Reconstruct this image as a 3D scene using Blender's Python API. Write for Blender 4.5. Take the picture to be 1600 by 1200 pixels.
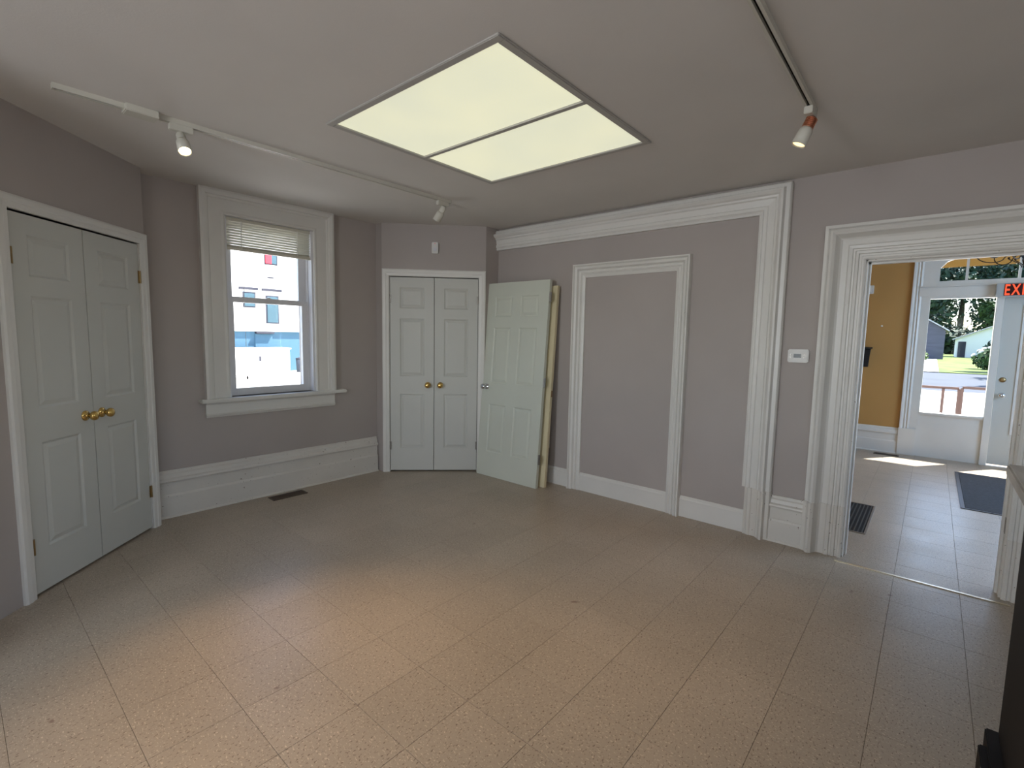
import bpy, bmesh, math, random
from mathutils import Vector, Matrix, Euler
random.seed(7)
S = bpy.context.scene
C = S.collection
for o in list(bpy.data.objects): bpy.data.objects.remove(o)
R = math.radians

# ------------------------------------------------------------------ camera
EYE = 1.45
def cam_axes(yaw, pit, roll):
    fw = Vector((-math.sin(yaw)*math.cos(pit), math.cos(yaw)*math.cos(pit), -math.sin(pit)))
    rt = Vector((math.cos(yaw), math.sin(yaw), 0)); up = rt.cross(fw)
    return (math.cos(roll)*rt+math.sin(roll)*up, -math.sin(roll)*rt+math.cos(roll)*up, fw)
cr, cu, cf = cam_axes(R(40.6478), R(5.5757), R(1.0959))
cd = bpy.data.cameras.new('camera'); cam = bpy.data.objects.new('camera', cd); C.objects.link(cam)
cd.sensor_width = 36; cd.sensor_fit = 'HORIZONTAL'; cd.lens = 763.44*36/1600
cd.clip_start = .02; cd.clip_end = 500
M4 = Matrix((cr, cu, -cf)).transposed().to_4x4(); M4.translation = (0, 0, EYE)
cam.matrix_world = M4
S.camera = cam

# ------------------------------------------------------------------ world, sun, fill lights, exposure
W = bpy.data.worlds.new('sky'); S.world = W; W.use_nodes = True
wn = W.node_tree; wn.nodes.clear()
sky = wn.nodes.new('ShaderNodeTexSky'); sky.sky_type = 'NISHITA'; sky.sun_disc = False
sky.sun_elevation = R(55); sky.sun_rotation = R(35); sky.air_density = 1.0; sky.dust_density = 1.5
bg = wn.nodes.new('ShaderNodeBackground'); bg.inputs[1].default_value = 0.75
wo = wn.nodes.new('ShaderNodeOutputWorld')
wn.links.new(sky.outputs[0], bg.inputs[0]); wn.links.new(bg.outputs[0], wo.inputs[0])
sl = bpy.data.lights.new('sun', 'SUN'); sl.energy = 24.0; sl.angle = R(.6); sl.color = (1, .95, .86)
so = bpy.data.objects.new('sun', sl); C.objects.link(so)
to_sun = Vector((math.sin(R(35))*math.cos(R(57)), math.cos(R(35))*math.cos(R(57)), math.sin(R(57))))
so.rotation_euler = to_sun.to_track_quat('Z', 'Y').to_euler(); so.location = (5, 12, 12)
def area(name, loc, direction, sx, sy, power, col):
    l = bpy.data.lights.new(name, 'AREA'); l.shape = 'RECTANGLE'; l.size = sx; l.size_y = sy; l.energy = power; l.color = col
    o = bpy.data.objects.new(name, l); C.objects.link(o); o.location = loc
    o.rotation_euler = Vector(direction).to_track_quat('-Z', 'Z').to_euler(); return o
# added fill lights in made-up windows: behind camera, right wall, hall side wall
area('rear_fill_1', (-1.5, -2.80, 1.65), (0, 1, 0), 1.1, 1.6, 98, (.95, .97, 1))
area('rear_fill_2', (0.9, -2.80, 1.65), (0, 1, 0), 1.1, 1.6, 26, (.95, .97, 1))
area('right_fill', (2.60, -.9, 1.6), (-1, 0, 0), 2.2, 1.6, 24, (.97, .98, 1))
area('hall_fill', (2.48, 6.0, 1.7), (-1, 0, 0), 2.2, 1.8, 98, (.44, .69, 1))
S.cycles.max_bounces = 14; S.cycles.diffuse_bounces = 8
S.view_settings.view_transform = 'Standard'; S.view_settings.look = 'None'
S.view_settings.exposure = -0.10; S.view_settings.gamma = 1; S.view_settings.use_curve_mapping = False

# ------------------------------------------------------------------ materials
def mat(name): 
    m = bpy.data.materials.new(name); m.use_nodes = True
    nt = m.node_tree; b = nt.nodes['Principled BSDF']; return m, nt, b
def noise_mix(nt, c1, c2, scale, detail=3, coord='Object', lo=.35, hi=.65, stretch=None):
    if coord == 'World':
        g = nt.nodes.new('ShaderNodeNewGeometry'); src = g.outputs['Position']
    else:
        t = nt.nodes.new('ShaderNodeTexCoord'); src = t.outputs[coord]
    if stretch:
        mp = nt.nodes.new('ShaderNodeMapping'); mp.inputs['Scale'].default_value = stretch
        if len(stretch) == 3: nt.links.new(src, mp.inputs[0]); src = mp.outputs[0]
    n = nt.nodes.new('ShaderNodeTexNoise'); n.inputs['Scale'].default_value = scale; n.inputs['Detail'].default_value = detail
    nt.links.new(src, n.inputs['Vector'])
    r = nt.nodes.new('ShaderNodeValToRGB'); r.color_ramp.elements[0].position = lo; r.color_ramp.elements[1].position = hi
    r.color_ramp.elements[0].color = (*c1, 1); r.color_ramp.elements[1].color = (*c2, 1)
    nt.links.new(n.outputs['Fac'], r.inputs[0]); return r.outputs[0], n, src
def bump(nt, b, src, scale, strength, dist=.002, detail=4):
    n = nt.nodes.new('ShaderNodeTexNoise'); n.inputs['Scale'].default_value = scale; n.inputs['Detail'].default_value = detail
    nt.links.new(src, n.inputs['Vector'])
    bp = nt.nodes.new('ShaderNodeBump'); bp.inputs['Strength'].default_value = strength; bp.inputs['Distance'].default_value = dist
    nt.links.new(n.outputs['Fac'], bp.inputs['Height']); nt.links.new(bp.outputs[0], b.inputs['Normal'])
def paint(name, c, rough=.6, var=.04, bsc=120, bst=.15, scale=2.0, stretch=None, spec=.4):
    m, nt, b = mat(name)
    c1 = tuple(max(0, x*(1-var)) for x in c); c2 = tuple(min(1, x*(1+var)) for x in c)
    col, n, src = noise_mix(nt, c1, c2, scale, coord='World', stretch=stretch)
    nt.links.new(col, b.inputs['Base Color']); b.inputs['Roughness'].default_value = rough
    b.inputs['Specular IOR Level'].default_value = spec
    bump(nt, b, src, bsc, bst); return m
def metal(name, c, rough=.25):
    m, nt, b = mat(name); col, n, src = noise_mix(nt, tuple(x*.9 for x in c), c, 30)
    nt.links.new(col, b.inputs['Base Color']); b.inputs['Metallic'].default_value = 1; b.inputs['Roughness'].default_value = rough; return m
def emis(name, c, s):
    m, nt, b = mat(name); b.inputs['Base Color'].default_value = (*[x*.5 for x in c], 1)
    b.inputs['Emission Color'].default_value = (*c, 1); b.inputs['Emission Strength'].default_value = s; return m

MW = paint('taupe_wall_paint', (.40, .358, .332), .62, .03, 90, .12, 1.5)
MC = paint('ceiling_paint', (.64, .61, .575), .85, .03, 160, .2, 1.2)
MTAN = paint('tan_wall_paint', (.46, .26, .085), .6, .03, 90, .12)
MHC = paint('hall_ceiling_paint', (.7, .68, .64), .8, .02)
MDOOR = paint('white_door_paint', (.53, .53, .49), .42, .02, 1, .0)
def woodgrain(m, st):
    nt = m.node_tree; b = nt.nodes['Principled BSDF']
    t = nt.nodes.new('ShaderNodeTexCoord'); mp = nt.nodes.new('ShaderNodeMapping'); mp.inputs['Scale'].default_value = (90, 90, 5)
    nt.links.new(t.outputs['Object'], mp.inputs[0]); n = nt.nodes.new('ShaderNodeTexNoise'); n.inputs['Scale'].default_value = 1.5; n.inputs['Detail'].default_value = 5
    nt.links.new(mp.outputs[0], n.inputs['Vector']); bp = nt.nodes.new('ShaderNodeBump'); bp.inputs['Strength'].default_value = st; bp.inputs['Distance'].default_value = .001
    nt.links.new(n.outputs['Fac'], bp.inputs['Height']); nt.links.new(bp.outputs[0], b.inputs['Normal'])
woodgrain(MDOOR, .25)
MDOOR2 = paint('greenish_white_door_paint', (.57, .59, .51), .45, .02, 1, 0); woodgrain(MDOOR2, .2)
MDOOR3 = paint('cream_door_paint', (.66, .58, .38), .5, .03, 1, 0); woodgrain(MDOOR3, .2)
def trim_paint(name, c, chips):
    m, nt, b = mat(name)
    col, n, src = noise_mix(nt, tuple(x*.95 for x in c), c, 3, coord='World')
    # chipped paint: small dark flecks, with a shape of their own
    v = nt.nodes.new('ShaderNodeTexNoise'); v.inputs['Scale'].default_value = 55; v.inputs['Detail'].default_value = 2
    nt.links.new(src, v.inputs['Vector'])
    r = nt.nodes.new('ShaderNodeValToRGB'); r.color_ramp.elements[0].position = chips; r.color_ramp.elements[1].position = chips+.015
    nt.links.new(v.outputs['Fac'], r.inputs[0])
    mx = nt.nodes.new('ShaderNodeMixRGB'); mx.inputs[2].default_value = (.16, .11, .075, 1)
    nt.links.new(r.outputs[0], mx.inputs[0]); nt.links.new(col, mx.inputs[1])
    nt.links.new(mx.outputs[0], b.inputs['Base Color']); b.inputs['Roughness'].default_value = .36
    bump(nt, b, src, 45, .05, .001); return m
MT = trim_paint('white_trim_paint', (.70, .685, .645), .80)
MTB = trim_paint('worn_white_trim_paint', (.66, .63, .575), .71)
MWIN = paint('white_window_vinyl', (.70, .70, .72), .3, .01)
MBL = paint('cream_blind_vinyl', (.60, .58, .49), .4, .02)
MBR = metal('brass', (.70, .47, .16), .18)
MCH = metal('chrome', (.70, .72, .75), .12)
MHG = metal('dull_steel', (.33, .31, .28), .4)
MHB = metal('aged_brass', (.36, .25, .12), .35)
MBLK = paint('black_plastic', (.015, .015, .017), .45, .1)
MREG = paint('brown_register_enamel', (.055, .035, .022), .4, .1)
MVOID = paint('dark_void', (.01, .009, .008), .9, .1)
MTRK = paint('cream_track_enamel', (.56, .54, .47), .4, .02)
MDARK = paint('dark_brown_wood', (.009, .006, .005), .6, .25, 60, .1, 8, (1, 1, .15), .2)
MLEDGE = paint('worn_grey_countertop', (.50, .47, .43), .5, .3, 80, .3, 14, (1, .2, 1))
MPL = paint('white_plastic', (.72, .71, .68), .4, .01)
MLCD = paint('grey_display', (.05, .055, .05), .25, .05)
MMAT = paint('charcoal_mat', (.045, .05, .058), .9, .2, 400, .6, 60)
MIRON = paint('black_iron', (.012, .010, .010), .45, .1)
MCOP = metal('copper_ribs', (.62, .27, .16), .3)
MBRASSTRIP = metal('threshold_brass', (.72, .64, .48), .3)

def floor_mat(name, base, warm):
    m, nt, b = mat(name)
    g = nt.nodes.new('ShaderNodeNewGeometry'); pos = g.outputs['Position']
    def nz(sc, det, vec=pos, rough=.5):
        n = nt.nodes.new('ShaderNodeTexNoise'); n.inputs['Scale'].default_value = sc; n.inputs['Detail'].default_value = det
        n.inputs['Roughness'].default_value = rough
        nt.links.new(vec, n.inputs['Vector']); return n.outputs['Fac']
    def ramp(f, p0, c0, p1, c1):
        r = nt.nodes.new('ShaderNodeValToRGB'); r.color_ramp.elements[0].position = p0; r.color_ramp.elements[1].position = p1
        r.color_ramp.elements[0].color = (*c0, 1); r.color_ramp.elements[1].color = (*c1, 1); nt.links.new(f, r.inputs[0]); return r.outputs[0]
    def mix(f, a, bcol):
        x = nt.nodes.new('ShaderNodeMixRGB'); nt.links.new(f, x.inputs[0]); nt.links.new(a, x.inputs[1])
        if isinstance(bcol, tuple): x.inputs[2].default_value = (*bcol, 1)
        else: nt.links.new(bcol, x.inputs[2])
        return x.outputs[0]
    col = ramp(nz(1.3, 5), .35, tuple(x*.92 for x in base), .65, tuple(x*1.07 for x in base))
    mp = nt.nodes.new('ShaderNodeMapping'); mp.inputs['Scale'].default_value = (80, 170, 1); mp.inputs['Rotation'].default_value = (0, 0, .5)
    nt.links.new(pos, mp.inputs[0])
    mp2 = nt.nodes.new('ShaderNodeMapping'); mp2.inputs['Scale'].default_value = (150, 75, 1); mp2.inputs['Rotation'].default_value = (0, 0, .9); mp2.inputs['Location'].default_value = (7, 3, 0)
    nt.links.new(pos, mp2.inputs[0])
    col = mix(ramp(nz(1, 2, mp.outputs[0]), .60, (0, 0, 0), .68, (.95, .95, .95)), col, (.60, .51, .40))
    col = mix(ramp(nz(1, 2, mp2.outputs[0]), .60, (0, 0, 0), .68, (.95, .95, .95)), col, (.16, .115, .085))
    col = mix(ramp(nz(9, 2), .74, (0, 0, 0), .78, (.7, .7, .7)), col, (.16, .10, .075))   # old stains
    oi = nt.nodes.new('ShaderNodeObjectInfo')
    hs = nt.nodes.new('ShaderNodeHueSaturation'); nt.links.new(col, hs.inputs['Color'])
    mr = nt.nodes.new('ShaderNodeMapRange'); mr.inputs['To Min'].default_value = .965; mr.inputs['To Max'].default_value = 1.035
    nt.links.new(oi.outputs['Random'], mr.inputs[0]); nt.links.new(mr.outputs[0], hs.inputs['Value'])
    nt.links.new(hs.outputs[0], b.inputs['Base Color'])
    rr = nt.nodes.new('ShaderNodeMapRange'); rr.inputs['To Min'].default_value = .26; rr.inputs['To Max'].default_value = .46
    nt.links.new(nz(3.5, 6), rr.inputs[0]); nt.links.new(rr.outputs[0], b.inputs['Roughness'])
    b.inputs['Specular IOR Level'].default_value = .5
    bp = nt.nodes.new('ShaderNodeBump'); bp.inputs['Strength'].default_value = .12; bp.inputs['Distance'].default_value = .004
    nt.links.new(nz(14, 3), bp.inputs['Height']); nt.links.new(bp.outputs[0], b.inputs['Normal']); return m
MF = floor_mat('speckled_vinyl_tile', (.375, .318, .25), 1)
MGROUT = paint('dark_tile_joint', (.16, .125, .095), .9, .1)

def glass_mat(name, tint=(1, 1, 1), refl=.5):
    m = bpy.data.materials.new(name); m.use_nodes = True; nt = m.node_tree; nt.nodes.clear()
    o = nt.nodes.new('ShaderNodeOutputMaterial'); tr = nt.nodes.new('ShaderNodeBsdfTransparent'); gl = nt.nodes.new('ShaderNodeBsdfGlossy')
    tr.inputs[0].default_value = (*tint, 1); gl.inputs['Roughness'].default_value = .02
    fr = nt.nodes.new('ShaderNodeFresnel'); fr.inputs[0].default_value = 1.45
    mm = nt.nodes.new('ShaderNodeMath'); mm.operation = 'MULTIPLY'; mm.inputs[1].default_value = refl; nt.links.new(fr.outputs[0], mm.inputs[0])
    mx = nt.nodes.new('ShaderNodeMixShader'); nt.links.new(mm.outputs[0], mx.inputs[0]); nt.links.new(tr.outputs[0], mx.inputs[1]); nt.links.new(gl.outputs[0], mx.inputs[2])
    nt.links.new(mx.outputs[0], o.inputs[0]); return m
MGL = glass_mat('window_glass', (.97, .985, 1), .15)

# ------------------------------------------------------------------ mesh helpers
def new(name, bm, m, parent=None, smooth=False):
    me = bpy.data.meshes.new(name); bmesh.ops.recalc_face_normals(bm, faces=bm.faces); bm.to_mesh(me); bm.free()
    ms = m if isinstance(m, (list, tuple)) else [m]
    for x in ms: me.materials.append(x)
    if smooth:
        for p in me.polygons: p.use_smooth = True
    o = bpy.data.objects.new(name, me); C.objects.link(o)
    if parent: o.parent = parent
    return o
def box(bm, x0, x1, y0, y1, z0, z1, bev=0):
    r = bmesh.ops.create_cube(bm, size=1)
    for v in r['verts']:
        v.co = Vector(((x0+x1)/2+v.co.x*(x1-x0), (y0+y1)/2+v.co.y*(y1-y0), (z0+z1)/2+v.co.z*(z1-z0)))
    if bev:
        es = list({e for v in r['verts'] for e in v.link_edges})
        bmesh.ops.bevel(bm, geom=es, offset=bev, segments=2, affect='EDGES')
def boxo(name, d, m, parent=None, bev=0):
    bm = bmesh.new(); box(bm, *d, bev=bev); return new(name, bm, m, parent)
def boxes(name, ds, m, parent=None, bev=0):
    bm = bmesh.new()
    for d in ds: box(bm, *d, bev=bev)
    return new(name, bm, m, parent)
def lathe(bm, prof, M=None, seg=24):
    """prof: (radius, height) list about local Z"""
    M = M or Matrix(); rings = []
    for r, h in prof:
        if r < 1e-6: rings.append([bm.verts.new(M @ Vector((0, 0, h)))])
        else: rings.append([bm.verts.new(M @ Vector((r*math.cos(2*math.pi*i/seg), r*math.sin(2*math.pi*i/seg), h))) for i in range(seg)])
    for a, b in zip(rings, rings[1:]):
        for i in range(seg):
            j = (i+1) % seg
            if len(a) == 1 and len(b) == 1: continue
            if len(a) == 1: bm.faces.new((a[0], b[i], b[j]))
            elif len(b) == 1: bm.faces.new((a[i], a[j], b[0]))
            else: bm.faces.new((a[i], a[j], b[j], b[i]))
    for rg in (rings[0], rings[-1]):
        if len(rg) > 1: bm.faces.new(rg)
def axis(loc, d):
    q = Vector(d).to_track_quat('Z', 'Y'); return Matrix.Translation(loc) @ q.to_matrix().to_4x4()
def latheo(name, prof, m, parent=None, loc=(0, 0, 0), d=(0, 0, 1), seg=24):
    bm = bmesh.new(); lathe(bm, prof, axis(loc, d), seg); return new(name, bm, m, parent, True)
def tube(bm, pts, r, seg=8):
    pts = [Vector(p) for p in pts]; rings = []
    up = Vector((0, 0, 1))
    for i, p in enumerate(pts):
        t = (pts[min(i+1, len(pts)-1)]-pts[max(i-1, 0)]).normalized()
        a = t.cross(up) if abs(t.dot(up)) < .95 else t.cross(Vector((1, 0, 0))); a.normalize(); b = t.cross(a)
        rings.append([bm.verts.new(p+r*(math.cos(2*math.pi*k/seg)*a+math.sin(2*math.pi*k/seg)*b)) for k in range(seg)])
    for x, y in zip(rings, rings[1:]):
        for k in range(seg): bm.faces.new((x[k], x[(k+1) % seg], y[(k+1) % seg], y[k]))
    bm.faces.new(rings[0]); bm.faces.new(rings[-1])
def moulding(name, p0, p1, out, prof, m, parent=None, m0=0, m1=0, nrm=(0, -1, 0)):
    """profile (u outward from the inner edge, v proud of the wall) swept p0->p1; m0/m1 = 1 mitres outward"""
    p0, p1, out, nrm = Vector(p0), Vector(p1), Vector(out), Vector(nrm); d = (p1-p0).normalized()
    bm = bmesh.new(); A = []; B = []
    for u, v in prof:
        A.append(bm.verts.new(p0-d*u*m0+out*u+nrm*v)); B.append(bm.verts.new(p1+d*u*m1+out*u+nrm*v))
    n = len(prof)
    for i in range(n):
        j = (i+1) % n; bm.faces.new((A[i], A[j], B[j], B[i]))
    bm.faces.new(A); bm.faces.new(B[::-1]); return new(name, bm, m, parent)
def casing(parent, x0, x1, z0, z1, prof, m, names=('casing_side', 'casing_head', 'casing_side'), y=0):
    a = moulding(names[0], (x0, y, z0), (x0, y, z1), (-1, 0, 0), prof, m, parent, 0, 1)
    b = moulding(names[1], (x0, y, z1), (x1, y, z1), (0, 0, 1), prof, m, parent, 1, 1)
    c = moulding(names[2], (x1, y, z0), (x1, y, z1), (1, 0, 0), prof, m, parent, 0, 1); return a, b, c
def tag(o, label=None, cat=None, group=None, kind=None):
    if label: o['label'] = label
    if cat: o['category'] = cat
    if group: o['group'] = group
    if kind: o['kind'] = kind
    return o
def empty(name, loc=(0, 0, 0), rz=0):
    o = bpy.data.objects.new(name, None); C.objects.link(o); o.location = loc; o.rotation_euler = (0, 0, rz); o.empty_display_size = .1; return o
def struct(o, label=None, cat=None): return tag(o, label, cat, kind='structure')
def wall(name, x0, x1, y0, y1, z0, z1, holes, m, loc=(0, 0, 0), rz=0):
    """wall slab in its own frame (x along, y into the wall), with rectangular holes (x0,x1,z0,z1)"""
    bm = bmesh.new(); xs = sorted({x0, x1, *[h[0] for h in holes], *[h[1] for h in holes]}); zs = sorted({z0, z1, *[h[2] for h in holes], *[h[3] for h in holes]})
    inh = lambda x, z: any(h[0] < x < h[1] and h[2] < z < h[3] for h in holes)
    nx, nz = len(xs)-1, len(zs)-1
    solid = [[not inh((xs[i]+xs[i+1])/2, (zs[k]+zs[k+1])/2) for k in range(nz)] for i in range(nx)]
    vs = {}
    def v(i, k, y):
        if (i, k, y) not in vs: vs[(i, k, y)] = bm.verts.new((xs[i], y, zs[k]))
        return vs[(i, k, y)]
    for i in range(nx):
        for k in range(nz):
            if not solid[i][k]: continue
            bm.faces.new((v(i, k, y0), v(i+1, k, y0), v(i+1, k+1, y0), v(i, k+1, y0)))
            bm.faces.new((v(i, k, y1), v(i, k+1, y1), v(i+1, k+1, y1), v(i+1, k, y1)))
            for di, dk, e in ((-1, 0, ((i, k), (i, k+1))), (1, 0, ((i+1, k), (i+1, k+1))), (0, -1, ((i, k), (i+1, k))), (0, 1, ((i, k+1), (i+1, k+1)))):
                a, c = i+di, k+dk
                if 0 <= a < nx and 0 <= c < nz and solid[a][c]: continue
                (p, q), (r, s) = e; bm.faces.new((v(p, q, y0), v(r, s, y0), v(r, s, y1), v(p, q, y1)))
    o = new(name, bm, m); o.location = loc; o.rotation_euler = (0, 0, rz); return o

# ------------------------------------------------------------------ the room shell
ZC = 2.565
HOLE_W = (1.539-.90, 2.284-.90, .90, 2.392)          # window opening in the window wall's frame
RA = Vector((-4.274, .969, 0)); LA = 2.2
OA = RA+Vector((.70711, -.70711, 0))*LA              # left end of the left closet wall
OB = Vector((-4.319, 2.961, 0)); LB = 1.058
YT = 3.90
A0, A1 = LA-1.028, LA-.064                            # left closet opening along its wall
B0, B1 = .075, .987
DX0, DX1, DZ = -.375, .405, 1.985                    # doorway
FY = 8.2                                             # hall front wall

wl = struct(wall('wall_left', 0, 2.06, 0, .30, 0, ZC+.1, [HOLE_W], MW, (-4.42, .90, 0), R(90)), 'taupe painted wall around the sash window', 'wall')
wa = struct(wall('wall_left_closet', 0, LA, 0, .10, 0, ZC+.1, [(A0, A1, -1, 2.04)], MW, OA, R(135)), 'taupe diagonal wall holding the closet doors with two knobs nearest the window sill end', 'wall')
wa['label'] = 'taupe diagonal wall around the closet under the lit track spotlight'
wb = struct(wall('wall_corner_closet', 0, LB, 0, .10, 0, ZC+.1, [(B0, B1, -1, 2.045)], MW, OB, R(45)), 'taupe diagonal corner wall with small white sensor above closet doors', 'wall')
struct(boxo('wall_corner_return', (OB.x-.02+LB*.70711-.08, OB.x+LB*.70711, OB.y+LB*.70711, YT, 0, ZC+.1), MW), 'narrow taupe return wall between corner closet and moulded wall', 'wall')
struct(boxo('wall_left_return', (-4.44, OB.x, OB.y, OB.y+.06, 0, ZC+.1), MW), 'narrow taupe return wall between window wall and corner closet', 'wall')
struct(boxo('wall_left_closet_return', (-4.44, RA.x, RA.y-.06, RA.y, 0, ZC+.1), MW), 'narrow taupe return at the end of the left closet', 'wall')
wt = struct(wall('wall_back', -3.65, 2.42, YT, YT+.115, 0, ZC+.1, [(DX0, DX1, -1, DZ)], MW), 'long taupe wall with applied mouldings and doorway to the hall', 'wall')
REARW = [(-2.05, -.95, .85, 2.45), (.35, 1.45, .85, 2.45)]
struct(wall('wall_front', -2.8, 2.42, -2.72, -2.6, 0, ZC+.1, REARW, MW), 'taupe wall behind the viewer with two added windows', 'wall')
struct(boxo('wall_left_rear', (OA.x-.1, OA.x, -2.72, OA.y+.04, 0, ZC+.1), MW), 'taupe wall beside the left closet running behind the viewer', 'wall')
struct(wall('wall_right', -YT-.1, 2.72, 0, .12, 0, ZC+.1, [(-.2, 2.0, .8, 2.4)], MW, (2.40, 0, 0), R(-90)), 'taupe wall behind the reception counter', 'wall')
# ceiling with the hole of the recessed light
LX0, LX1, LY0, LY1 = -2.515, -1.335, 1.435, 2.66
bm = bmesh.new()
for d in ((-4.8, LX0, -2.8, YT+.05), (LX1, 2.5, -2.8, YT+.05), (LX0, LX1, -2.8, LY0), (LX0, LX1, LY1, YT+.05)): box(bm, *d, ZC, ZC+.12)
struct(new('ceiling', bm, MC), 'flat grey-white painted ceiling', 'ceiling')
# closet interiors (dark behind the door gaps)
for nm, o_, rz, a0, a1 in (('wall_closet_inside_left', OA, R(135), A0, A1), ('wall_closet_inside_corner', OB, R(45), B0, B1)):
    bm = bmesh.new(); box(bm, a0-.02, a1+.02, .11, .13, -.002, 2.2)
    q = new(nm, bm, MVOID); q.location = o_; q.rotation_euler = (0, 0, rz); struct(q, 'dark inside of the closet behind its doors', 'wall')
# hall shell
HX0, HX1, HZ = -1.5, 2.3, 3.0
TRH = (-.02, 1.62, 2.235, 2.62); SDH = (-.20, .52, -1, 2.05)
wf = struct(wall('wall_hall_front', HX0, HX1, FY, FY+.14, -.0, HZ+.1, [(-.17, 1.58, -1, 2.05), (-.02, 1.40, 2.235, 2.56)], MTAN), 'tan hall wall around the glazed front entrance', 'wall')
struct(boxo('wall_hall_left', (HX0-.1, HX0, YT+.115, FY+.14, 0, HZ+.1), MTAN), 'tan side wall of the hall on the register side', 'wall')
struct(wall('wall_hall_right', -FY-.14, -YT-.115, 0, .1, 0, HZ+.1, [(-7.1, -4.9, .8, 2.6)], MTAN, (HX1, 0, 0), R(-90)), 'tan side wall of the hall on the entrance door side', 'wall')
struct(boxo('wall_hall_back', (HX0, HX1, YT+.06, YT+.115, ZC+.1, HZ+.1), MTAN), 'tan wall above the doorway on the hall side', 'wall')
struct(boxo('ceiling_hall', (HX0-.1, HX1+.1, YT+.0, FY+.14, HZ, HZ+.1), MHC), 'pale ceiling of the entrance hall', 'ceiling')

# ------------------------------------------------------------------ floor: slab + single vinyl tiles
T = .3048; TX, TY = -1.604, .973
fl = struct(boxo('floor', (-4.8, 2.55, -2.8, FY+.15, -.14, -.004), MGROUT), 'beige speckled vinyl tile floor', 'floor')
bm = bmesh.new(); g = .0006
box(bm, g, T-g, g, T-g, -.0035, 0)
bmesh.ops.bevel(bm, geom=[e for e in bm.edges if all(abs(v.co.z) < 1e-6 for v in e.verts)], offset=.0006, segments=1, affect='EDGES')
me = bpy.data.meshes.new('floor_tile'); bm.to_mesh(me); bm.free(); me.materials.append(MF)
F2 = 763.44
def project(p):
    v = Vector(p)-Vector((0, 0, EYE)); z = v.dot(cf)
    return None if z < .15 else (800+F2*v.dot(cr)/z, 600-F2*v.dot(cu)/z)
rest = []; ntile = 0
for i in range(-12, 15):
    for j in range(-13, 26):
        x, y = TX+i*T, TY+j*T
        cx, cy = x+T/2, y+T/2
        if y > FY or x > 2.4: continue
        if y < YT-.05:
            if x+T < -4.43 or y+T < -2.6: continue
            if cx+cy < -3.281-.21: continue
            if (cx-cy) < (OB.x-OB.y)-.21: continue
        else:
            if x < HX0-.1 or x > HX1: continue
        inview = False
        for a, b in ((0, 0), (T, 0), (0, T), (T, T), (T/2, T/2)):
            pr = project((x+a, y+b, 0))
            if pr and -40 < pr[0] < 1640 and -40 < pr[1] < 1240: inview = True
        if y > YT+.1 and inview:   # through the doorway only
            px = [cx+s*T/2 for s in (-1, 1)]; k = YT/cy
            inview = any(-.47 < p*k < .5 for p in px)
        if inview and ntile < 300:
            o = bpy.data.objects.new('floor_tile', me); C.objects.link(o); o.location = (x, y, 0); o.parent = fl; ntile += 1
        else: rest.append((x, y))
bm = bmesh.new()
for x, y in rest: box(bm, x+g, x+T-g, y+g, min(y+T-g, FY+.1), -.0035, 0)
o = new('floor_tile_field', bm, MF, fl); o['kind'] = 'stuff'
struct(boxo('trim_1', (DX0-.02, DX1+.03, 3.795, 3.812, -.001, .005), MBRASSTRIP), 'thin pale metal threshold strip across the doorway floor', 'threshold')

# ------------------------------------------------------------------ closet doors
def panel_door(root, w, h, t, panels, m, x0=0, z0=0, ystart=0, both=False):
    """slab in root's frame: x0..x0+w, face at y=ystart looking -y; sunk mouldings + raised panels"""
    bm = bmesh.new(); xs = sorted({0, w, *[p[0] for p in panels], *[p[1] for p in panels]}); zs = sorted({0, h, *[p[2] for p in panels], *[p[3] for p in panels]})
    dp, ins = .008, .012
    def q(pts): bm.faces.new([bm.verts.new((x0+a, ystart+b, z0+c)) for a, b, c in pts])
    for i in range(len(xs)-1):
        for k in range(len(zs)-1):
            a, b, c, d = xs[i], xs[i+1], zs[k], zs[k+1]
            if not any(abs(p[0]-a) < 1e-6 and abs(p[1]-b) < 1e-6 and p[2] <= c+1e-6 and p[3] >= d-1e-6 for p in panels): q(((a, 0, c), (b, 0, c), (b, 0, d), (a, 0, d)))
    for a, b, c, d in panels:
        O = ((a, 0, c), (b, 0, c), (b, 0, d), (a, 0, d)); I = ((a+ins, dp, c+ins), (b-ins, dp, c+ins), (b-ins, dp, d-ins), (a+ins, dp, d-ins))
        for n in range(4): q((O[n], O[(n+1) % 4], I[(n+1) % 4], I[n]))
        q(I)
    q(((0, t, 0), (0, t, h), (w, t, h), (w, t, 0))); q(((0, 0, 0), (0, 0, h), (0, t, h), (0, t, 0))); q(((w, 0, 0), (w, t, 0), (w, t, h), (w, 0, h)))
    q(((0, 0, 0), (0, t, 0), (w, t, 0), (w, 0, 0))); q(((0, 0, h), (w, 0, h), (w, t, h), (0, t, h)))
    bmesh.ops.remove_doubles(bm, verts=bm.verts, dist=1e-5)
    new('leaf', bm, m, root)
    for a, b, c, d in panels:
        bm = bmesh.new(); f = .034; e = ins+.004
        O = [bm.verts.new((x0+p, ystart+dp, z0+r)) for p, r in ((a+e, c+e), (b-e, c+e), (b-e, d-e), (a+e, d-e))]
        I = [bm.verts.new((x0+p, ystart+.0015, z0+r)) for p, r in ((a+f+e*.3, c+f+e*.3), (b-f-e*.3, c+f+e*.3), (b-f-e*.3, d-f-e*.3), (a+f+e*.3, d-f-e*.3))]
        for n in range(4): bm.faces.new((O[n], O[(n+1) % 4], I[(n+1) % 4], I[n]))
        bm.faces.new(I); bm.faces.new(O[::-1]); new('raised_panel', bm, m, root)
KNOB = [(0, 0), (.031, 0), (.031, .004), (.026, .009), (.012, .011), (.011, .028), (.018, .034), (.0265, .044), (.0285, .053), (.026, .062), (.017, .068), (0, .070)]
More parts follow.
